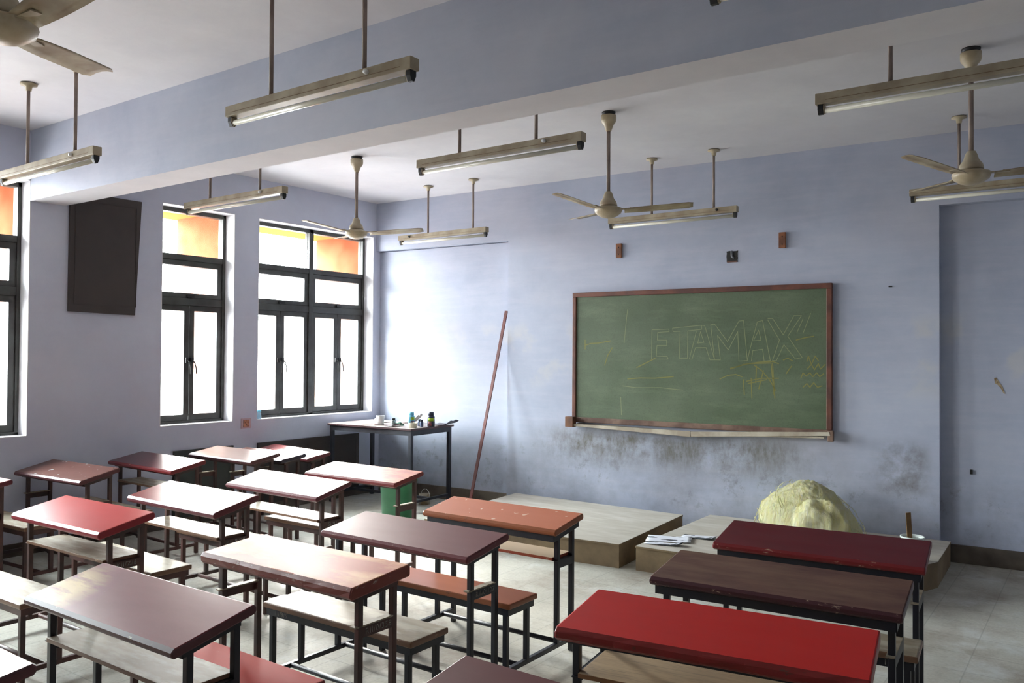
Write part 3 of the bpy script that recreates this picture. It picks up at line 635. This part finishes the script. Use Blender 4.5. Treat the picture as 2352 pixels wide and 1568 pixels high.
# wooden wall blocks
for s_, z, lb in ((3.128, 2.612, 'small brown wooden block with two screws on the wall, left of the wall hole'), (4.678, 2.605, 'small brown wooden block with two screws on the wall, right of the wall hole')):
    k = thing('wooden_block', lb, 'wall block'); on_wall(k, s_, z)
    B().box(-.030, .030, -.026, 0, -.068, .068).build('block', simple('orange_brown_block_wood', (142, 88, 52), .6, (104, 64, 44), 9), k, bevel=.004)
    for q in (-.035, .03): B().lathe([(0, 0), (.006, 0), (.006, .002), (0, .002)], (0, 0, 0), 8, mat=Matrix.Translation((0, -.0275, q)) @ Matrix.Rotation(-math.pi/2, 4, 'X')).build('screw_head', BLACK, k)
jb = thing('junction_hole', 'square dark hole chopped in the wall with a grey conduit stub, above the chalkboard', 'wall hole'); on_wall(jb, 4.234, 2.49)
fr_ = B(); ro_ = random.Random(4)
pts = []
for k in range(24):
    a = 2*math.pi*k/24; m_ = max(abs(math.cos(a)), abs(math.sin(a))); pts.append((.050/m_*math.cos(a)*(1+ro_.uniform(-.06, .06)), .050/m_*math.sin(a)*(1+ro_.uniform(-.06, .06))))
fr_.prism(pts, -.004, 0, axis='y'); fr_.build('dark_cavity', BLACK, jb)
B().tube([(-.005, -.006, .052), (.0, -.012, .0), (.018, -.010, -.012)], .009, 8).build('conduit_stub', simple('grey_conduit', (120, 122, 128), .5), jb)
B().box(-.045, .045, -.008, -.004, -.052, -.038).build('box_lip', simple('rusty_box', (92, 60, 48), .6), jb)
tag(B().box(-.006, .02, -.012, 0, -.004, .004).build('wall_nail', BLACK), 'short black nail in the wall, right of the chalkboard', 'nail'); on_wall(bpy.data.objects['wall_nail'], 5.526, 2.172)
tag(B().box(-.009, .009, -.006, .09, -.018, .018).build('wall_plug', BLACK), 'small black plug hole low on the recessed wall at the right', 'wall plug'); on_wall(bpy.data.objects['wall_plug'], 6.097, .715, -.08)
ck = B(); P = [(-.035, .06), (-.02, .065), (.0, .03), (.02, .0), (.04, -.06), (.025, -.05), (.008, -.012), (-.012, .01), (-.028, .02)]
ck.prism([(x, z) for x, z in P], -.0025, .0, axis='y')
co = ck.build('plaster_scar', simple('bare_plaster', (186, 170, 140), .9, (120, 96, 70), 30)); struct(co); co.name = 'trim_1'; on_wall(co, 6.286, 1.385, -.09)
# leaning strip
pl = B(); a = wp(1.80, 2.06, -.035); c_ = Vector((-5.30, 6.62, 0))
d = (a-c_).normalized(); sx_ = Vector((math.cos(AW), math.sin(AW), 0)); sx_ = (sx_-d*sx_.dot(d)).normalized(); sy_ = d.cross(sx_)
q = [c_+sx_*u_*.016+sy_*v_*.007+(Vector((0, 0, .003))) for u_, v_ in ((-1, -1), (1, -1), (1, 1), (-1, 1))]; q2 = [p+(a-c_) for p in q]
pl.add(q+q2, [(3, 2, 1, 0), (4, 5, 6, 7), (0, 1, 5, 4), (1, 2, 6, 5), (2, 3, 7, 6), (3, 0, 4, 7)])
tag(pl.build('wooden_strip', simple('rust_red_painted_wood', (108, 46, 40), .5, (92, 38, 34), 6)), 'long rust-red wooden strip leaning against the front wall', 'wooden strip')

# ================================================================== dark boards and socket on the window wall
def wall_board(lb, y0, y1, z0, z1, mat, panes, th=.02, skew=0):
    e = thing('dark_wall_board', lb, 'wall board', (XL, y0, z0)); w_, h = y1-y0, z1-z0
    b = B(); b.prism([(0, .0), (w_-skew, -.01), (w_, h), (0.004, h)], 0, th, axis='x'); b.build('board', mat, e, bevel=.003)
    n = panes
    for k in range(n):
        a, c = w_*k/n+.045, w_*(k+1)/n-.045
        f = B(); t = .007
        f.box(th, th+.004, a, c, .06, .06+t); f.box(th, th+.004, a, c, h-.07, h-.07+t); f.box(th, th+.004, a, a+t, .06, h-.07); f.box(th, th+.004, c-t, c, .06, h-.07)
        f.build('raised_moulding', mat, e)
    return e
wall_board('tall dark brown board high on the window wall, tucked under the beam', 3.385, 4.01, 1.935, 2.93, DARKW, 1, .025, .05)
wall_board('wide low dark brown board under the double window, beside the tall table', 5.27, 6.66, .08, .70, DARKW, 2)
wall_board('low dark greenish board under the single window, behind the crowded desks', 4.35, 4.99, .08, .70, DARKW2, 1)
so = thing('wall_socket', 'small peach wall socket plate between the single and double windows', 'socket', (XL, 5.14, .905))
B().box(0, .006, -.058, .058, -.05, .05).build('back_plate', simple('pinkish_plate', (196, 172, 178), .5), so, bevel=.003)
so2 = B().box(.006, .014, -.034, .034, -.034, .034).build('socket_face', simple('orange_tan_bakelite', (196, 142, 108), .5, (150, 98, 72), 40), so, bevel=.002)
for y_, z_ in ((-.012, .008), (.012, .008), (0, -.012)): B().box(.0135, .0146, y_-.003, y_+.003, z_-.004, z_+.004).build('pin_hole', BLACK, so2)

# ================================================================== corner table and what lies on it
TZ = .85
tb = thing('tall_table', 'tall table with black steel legs and stained top standing in the window corner', 'table', (-5.68, 6.17, 0), math.radians(2))
TW, TD = 1.19, .70
TT = top_mat('paint_stained_tabletop', (150, 132, 124), (96, 70, 66), .7, (216, 212, 204), .8, 2.4, (.3, .5), 30)
tto = B().box(-TW, 0, 0, TD, TZ-.022, TZ, 0).build('table_top', [TT, edge_mat('dark_tabletop_edge', (78, 52, 54))], tb, bevel=.003)
for p in tto.data.polygons: p.material_index = 0 if p.normal.z > .8 else 1
GS = simple('grey_black_table_steel', (40, 42, 50), .42, (52, 54, 62), 8)
f = B(); z0, z1 = TZ-.075, TZ-.022
f.box(-TW+.02, -.02, .02, .026, z0, z1); f.box(-TW+.02, -.02, TD-.026, TD-.02, z0, z1); f.box(-TW+.02, -TW+.026, .02, TD-.02, z0, z1); f.box(-.026, -.02, .02, TD-.02, z0, z1)
f.build('top_frame', GS, tb)
for x in (-TW+.038, -.038):
    for y in (.038, TD-.038): B().box(x-.019, x+.019, y-.019, y+.019, 0, TZ-.022).build('leg', GS, tb, bevel=.003)
for x in (-TW+.038, -.038): B().box(x-.014, x+.014, .057, TD-.057, .09, .115).build('side_rail', GS, tb)
B().box(-TW+.052, -.052, TD/2-.014, TD/2+.014, .09, .115).build('cross_rail', GS, tb)

def jar(name, lb, cat, x, y, r, h, body, cap, lab=None, z=TZ, capr=.72, grp=None):
    e = thing(name, lb, cat, (x, y, z), 0.9, grp); s_ = h*.76
    B().lathe([(0, 0), (r*.94, 0), (r, r*.12), (r, s_*.86), (r*.9, s_*.95), (r*capr*.9, s_), (0, s_)], n=24).build('body', body, e)
    B().lathe([(0, s_-.001), (r*capr, s_-.001), (r*capr, h-.003), (r*capr*.93, h), (0, h)], n=24).build('cap', cap, e)
    if lab:
        for (a0, a1, zl, zh, m_) in lab:
            b = B(); n = 10; vs = []
            for k in range(n+1):
                t = math.radians(a0+(a1-a0)*k/n)
                for rr in (r+.0006, r+.0012):
                    for zz in (zl*h, zh*h): vs.append((rr*math.cos(t), rr*math.sin(t), zz))
            fs = []
            for k in range(n):
                a_ = k*4; fs += [(a_+2, a_+6, a_+7, a_+3), (a_, a_+1, a_+5, a_+4), (a_+1, a_+3, a_+7, a_+5), (a_, a_+4, a_+6, a_+2)]
            fs += [(0, 2, 3, 1), (n*4, n*4+1, n*4+3, n*4+2)]
            b.add(vs, fs, 0, True); b.build('printed_label', m_, e)
    return e
LIME = simple('lime_label', (150, 186, 40), .5); REDL = simple('red_picture_label', (150, 70, 74), .5, (60, 60, 70), 40); NAVY = simple('navy_plastic', (38, 44, 66), .4); SKYB = simple('sky_blue_plastic', (96, 172, 200), .35, (130, 196, 214), 20)
SILV = simple('silver_label', (176, 180, 178), .4, (120, 128, 130), 50); TEAL = simple('dark_blue_bottle', (58, 74, 110), .4)
jar('paint_jar', 'big navy jar with lime-green label on the corner table', 'jar', -5.726, 6.521, .039, .150, NAVY, NAVY, [(-150, -60, .38, .60, LIME), (-150, -85, .05, .36, REDL), (-58, -10, .05, .6, SILV)])
jar('paint_jar', 'sky-blue jar with green label on the corner table, behind the cream tub', 'jar', -6.00, 6.52, .037, .135, SKYB, SKYB, [(-110, -45, .40, .64, LIME), (-110, -50, .12, .34, REDL)])
jar('ink_bottle', 'tiny blue bottle with dark cap, closer to the sky-blue jar', 'bottle', -5.853, 6.484, .018, .072, TEAL, NAVY, [(-120, -40, .1, .55, SILV)], capr=.8)
jar('ink_bottle', 'tiny blue bottle with dark cap and silver label, closer to the navy jar', 'bottle', -5.775, 6.43, .018, .072, TEAL, NAVY, [(-60, 20, .1, .6, SILV)], capr=.8)
jar('ink_bottle', 'small clear-white bottle with black cap on the corner table, among papers', 'bottle', -6.171, 6.427, .025, .070, SILV, BLACK, capr=.75)
t_ = thing('plastic_tub', 'low cream plastic tub at the near edge of the corner table', 'tub', (-5.765, 6.285, TZ))
B().lathe([(0, 0), (.039, 0), (.043, .044), (.045, .050), (.042, .050), (.039, .006), (0, .006)], n=26).build('tub_body', simple('cream_plastic', (214, 210, 190), .4), t_)
t_ = thing('plastic_cup', 'white cup lying tilted beside a crumpled bag on the corner table', 'cup', (-6.24, 6.30, TZ+.001))
B().lathe([(0, .001), (.034, .001), (.038, .04), (.046, .10), (.043, .10), (.031, .004), (0, .004)], n=24).build('cup_body', WHITE, t_)
def crumple(name, lb, cat, loc, size, mat, seed, sub=3, flat=.25, amp=.35, rz=0):
    bm = bmesh.new(); bmesh.ops.create_icosphere(bm, subdivisions=sub, radius=1)
    for v in bm.verts:
        n_ = noise.noise(v.co*1.7+Vector((seed, 0, 0)))*amp+noise.noise(v.co*4.1+Vector((0, seed, 0)))*amp*.5
        v.co *= 1+n_; v.co.z = max(v.co.z, -flat)
    me = bpy.data.meshes.new(name); bm.to_mesh(me); bm.free(); me.materials.append(mat)
    o = bpy.data.objects.new(name, me); scn.collection.objects.link(o)
    for v in me.vertices: v.co = Vector((v.co.x*size[0], v.co.y*size[1], (v.co.z+flat)*size[2]))
    o.location = loc; o.rotation_euler = (0, 0, rz); return tag(o, lb, cat)
crumple('paper_bag', 'crumpled white paper bag beside the white cup on the corner table', 'bag', (-6.335, 6.37, TZ+.001), (.062, .055, .058), WHITE, 2)
crumple('green_ribbon', 'crumpled dark green cloth on the corner table, left of the sky-blue jar', 'cloth', (-6.06, 6.40, TZ+.001), (.048, .04, .022), simple('bottle_green_cloth', (24, 92, 66), .8, (14, 60, 44), 30), 7, amp=.8)
def sheet(name, lb, cat, x, y, z, w_, d_, rz, mat, curl=.0, seed=1, th=.0012, n=10):
    b = B(); vs = []
    for L_ in (0, 1):
        for i in range(n+1):
            for j in range(n+1):
                u_, v_ = i/n-.5, j/n-.5
                zz = abs(curl)*(1.2*max(0, u_ if curl > 0 else -u_)**2*4+noise.noise(Vector((u_*3+seed, v_*3, 0)))*.35+.35)
                vs.append((u_*w_, v_*d_, max(zz, 0)+L_*th))
    N = (n+1)**2; fs = []
    for i in range(n):
        for j in range(n):
            a = i*(n+1)+j; fs += [(a, a+1, a+n+2, a+n+1), (N+a, N+a+n+1, N+a+n+2, N+a+1)]
    for i in range(n):
        for a, c in ((i*(n+1), (i+1)*(n+1)), ((i+1)*(n+1)+n, i*(n+1)+n)): fs.append((a, c, c+N, a+N))
        for a, c in ((i+1, i), (n*(n+1)+i, n*(n+1)+i+1)): fs.append((a, c, c+N, a+N))
    b.add(vs, fs, 0, True); o = b.build(name, mat); return tag(o, lb, cat, loc=(x, y, z), rz=math.radians(rz))
PAPER = simple('white_paper', (224, 222, 216), .7, (206, 200, 196), 8); PAPER2 = simple('grey_white_paper', (196, 192, 184), .7)
sheet('paper_sheet', 'flat white sheet covering the left end of the corner table', 'paper', -6.585, 6.50, TZ+.001, .32, .5, 4, PAPER, .004, 3)
sheet('paper_sheet', 'white sheet curling up at the back of the corner table', 'paper', -6.16, 6.68, TZ+.001, .22, .16, 20, PAPER2, .06, 5)
sheet('foil_tray', 'crinkled pale tray of scraps at the near edge of the corner table', 'tray', -6.03, 6.27, TZ+.001, .16, .10, -10, simple('crinkled_foil', (196, 192, 196), .35, (150, 140, 146), 30), .02, 9)
sheet('black_folder', 'black plastic folder curling up at the right end of the corner table', 'folder', -5.70, 6.72, TZ+.001, .22, .20, 12, simple('black_folder_plastic', (44, 40, 50), .35), .035, 4)
bk = thing('notebook', 'thin pinkish-brown notebook near the white cup on the corner table', 'book', (-6.33, 6.235, TZ+.001), math.radians(4))
B().box(-.09, .09, -.03, .03, 0, .012).build('cover', simple('pinkish_brown_cover', (150, 108, 104), .5), bk, bevel=.002)
B().box(-.088, .0905, -.0305, .028, .002, .010).build('page_block', PAPER, bk)
# bottle on the window sill
bt = thing('water_bottle', 'crumpled clear-blue plastic bottle on the double window sill', 'bottle', (XL-.055, 5.325, WZ0+.007))
CLB = simple('pale_blue_clear_plastic', (186, 220, 236), .15); CLB.node_tree.nodes['Principled BSDF'].inputs['Transmission Weight'].default_value = .6
B().lathe([(0, 0), (.034, 0), (.036, .01), (.034, .045), (.028, .07), (.030, .08), (.024, .098), (0, .098)], n=20).build('bottle_body', CLB, bt)
B().lathe([(.0305, .066), (.0325, .068), (.0325, .084), (.0305, .086)], n=20).build('blue_band', SKYB, bt)

# ================================================================== platforms and what stands there
PLT = top_mat('dusty_plaster_board', (192, 186, 174), (166, 158, 144), .7, (206, 202, 194), .6, 2, (.6, .8), 40, spec=.2)
PLS = simple('brown_plywood', (142, 122, 92), .7, (112, 94, 70), 2.5, bump=.1)
def platform(lb, pts, h=.181):
    e = thing('wooden_platform', lb, 'platform')
    c = Vector((sum(p[0] for p in pts)/len(pts), sum(p[1] for p in pts)/len(pts)))
    e.location = (c.x, c.y, 0); q = [(x-c.x, y-c.y) for x, y in pts]
    B().prism([(x*.996, y*.992) for x, y in q], 0, h-.016).build('side_panels', PLS, e)
    o = B().prism(q, h-.016, h).build('top_board', [PLT, PLS], e, bevel=.003)
    for p in o.data.polygons: p.material_index = 0 if p.normal.z > .8 else 1
def wy(x, off): return 6.93+KW*(x+6.95)-off
platform('low wooden platform behind the orange desk, left of the narrow gap', [(-4.80, 5.39), (-2.99, 5.55), (-3.09, 6.93), (-4.95, wy(-4.95, .07))])
platform('low wooden platform under the yellow plastic heap, right of the narrow gap', [(-2.87, 5.575), (-1.25, 5.66), (-.965, 6.43), (-.99, wy(-.99, .03)), (-2.90, wy(-2.9, .05))])
YP = MT('yellow_plastic_film'); v = YP.coord(); YP.col(YP.mix(YP.noise(YP.coord(False, (6, 1.5, 1)), 5, 7, .7, .38, .62), (238, 230, 160), (248, 244, 205)))
YP.b.inputs['Roughness'].default_value = .35; YP.b.inputs['Transmission Weight'].default_value = .15; YP.b.inputs['Subsurface Weight'].default_value = .3
YP.b.inputs['Subsurface Radius'].default_value = (.05, .04, .01); YP.bump(YP.noise(YP.coord(False, (5, 5, 1.5)), 6, 8, .75, .3, .7), .8, .02)
bm = bmesh.new(); bmesh.ops.create_icosphere(bm, subdivisions=6, radius=1)
for v_ in bm.verts:
    p = v_.co.copy(); a = noise.noise(p*1.4+Vector((3, 1, 0)))*.10+abs(noise.noise(p*3.5))*.05+abs(noise.noise(Vector((p.x*9, p.y*9, p.z*2.5))))*.045+noise.noise(p*26)*.008
    v_.co = p*(1+a-.08)
    z_ = max(v_.co.z, -.12); k_ = 1-.22*max(z_, 0)
    v_.co = Vector((v_.co.x*.43*k_-.05*max(z_, 0)+.02, v_.co.y*.27, z_*.385+.0462))
me = bpy.data.meshes.new('plastic_heap'); bm.to_mesh(me); bm.free(); me.materials.append(YP.m)
for p in me.polygons: p.use_smooth = True
o = bpy.data.objects.new('plastic_heap', me); scn.collection.objects.link(o); tag(o, 'big heap of yellow plastic film on the right platform against the wall', 'plastic heap', loc=(-1.97, 6.80, .182), rz=.05)
bm = bmesh.new(); bmesh.ops.create_icosphere(bm, subdivisions=5, radius=1)
for v_ in bm.verts:
    p = v_.co.copy(); a = noise.noise(p*2.1+Vector((9, 1, 4)))*.2+abs(noise.noise(Vector((p.x*9, p.y*9, p.z*5))))*.12
    v_.co = Vector((p.x*(1+a)*.22, p.y*(1+a)*.14, max(p.z*(1+a), -.2)*.26+.052))
me = bpy.data.meshes.new('film_fold'); bm.to_mesh(me); bm.free(); me.materials.append(YP.m)
for p in me.polygons: p.use_smooth = True
f_ = bpy.data.objects.new('film_fold', me); scn.collection.objects.link(f_); f_.parent = o; f_.location = (.13, -.17, 0)
sb_ = B(); rn = random.Random(5)
for k in range(260):
    a0 = rn.uniform(0, 2*math.pi); e0 = rn.uniform(-.1, 1.3); da, de = rn.uniform(-.5, .5), rn.uniform(-.35, .35); w_ = rn.uniform(.0012, .004); lift = rn.uniform(.0, .016)
    P = []
    for j in range(6):
        t = j/5; a1 = a0+da*t; e1 = max(-.1, e0+de*t); g = 1.0+lift*math.sin(math.pi*t)*2
        z_ = math.sin(e1); k_ = 1-.22*max(z_, 0)
        P.append(Vector((math.cos(a1)*math.cos(e1)*.43*k_*g-.05*max(z_, 0)+.02, math.sin(a1)*math.cos(e1)*.26*g, z_*.375*g+.05)))
    vs = []
    for j, p in enumerate(P):
        d = (P[min(j+1, 5)]-P[max(j-1, 0)]); n_ = d.cross(Vector((0, 0, 1))); n_ = (n_.normalized() if n_.length > 1e-6 else Vector((1, 0, 0)))*w_
        vs += [p-n_, p+n_+Vector((0, 0, .0006))]
    sb_.add(vs, [(2*j, 2*j+1, 2*j+3, 2*j+2) for j in range(5)], 0, True)
sb_.build('film_strands', YP.m, o, kind='stuff')
pb = thing('paint_bucket', 'white plastic bucket with a wooden stirring stick on the right platform', 'bucket', (-1.115, 6.36, .181))
B().lathe([(0, 0), (.060, 0), (.074, .155), (.080, .158), (.080, .170), (.073, .170), (.070, .15), (.057, .006), (0, .006)], n=30).build('bucket_body', simple('off_white_plastic', (206, 214, 208), .4), pb)
st = tag(B().box(-.017, .017, -.003, .003, 0, .33).build('stirring_stick', simple('brown_stick_wood', (126, 94, 56), .7, (100, 74, 46), 9)), 'flat brown wooden stick standing in the white bucket', 'stick')
st.location = (-1.125, 6.36, .19); st.rotation_euler = (math.radians(4), math.radians(-5), .6)
NP = MT('torn_newspaper'); v = NP.coord(); c = NP.mix(NP.noise(v, 9, 3, .5, .52, .56), (216, 218, 226), (60, 62, 66)); NP.col(c); NP.rough(.7)
NP2 = MT('printed_newspaper'); v = NP2.coord(False, (1, 2.2, 1)); NP2.col(NP2.mix(NP2.noise(v, 6, 2, .4, .58, .60), (222, 224, 232), (70, 72, 78))); NP2.rough(.7)
for k, (x, y, w_, d_, r_, lb, m_) in enumerate([(-2.76, 5.93, .34, .22, 20, 'largest torn newspaper sheet on the right platform', NP2.m), (-2.60, 6.135, .26, .12, 8, 'grey printed newspaper strip behind the largest torn sheet on the platform', NP.m), (-2.72, 5.75, .28, .09, 14, 'shredded newspaper strip nearest the front edge of the right platform', NP.m)]):
    sheet('newspaper_sheet', lb, 'newspaper', x, y, .182+.0*k, w_, d_, r_, m_, .007+.003*k, k+11)
# green bin, small white pot
gb = thing('waste_bin', 'green plastic waste bin behind the patchy pink-tan desk', 'bin', (-5.45, 5.75, 0))
B().lathe([(0, .0), (.145, 0), (.150, .01), (.172, .40), (.182, .405), (.182, .425), (.168, .425), (.145, .015), (0, .015)], n=36).build('bin_body', simple('green_bin_plastic', (58, 128, 88), .42, (50, 112, 76), 4), gb)
wb = thing('paint_pot', 'small white paint pot with wire handle on the floor behind the green bin', 'pot', (-5.94, 6.67, 0))
B().lathe([(0, 0), (.055, 0), (.06, .11), (.056, .11), (.05, .008), (0, .008)], n=22).build('pot_body', simple('dirty_white_pot', (186, 180, 162), .5, (140, 120, 90), 12), wb)
B().tube([(.06*math.cos(t), .012, .09+.07*math.sin(t)) for t in [math.pi*k/12 for k in range(13)]], .003, 6).build('wire_handle', WHITE, wb)
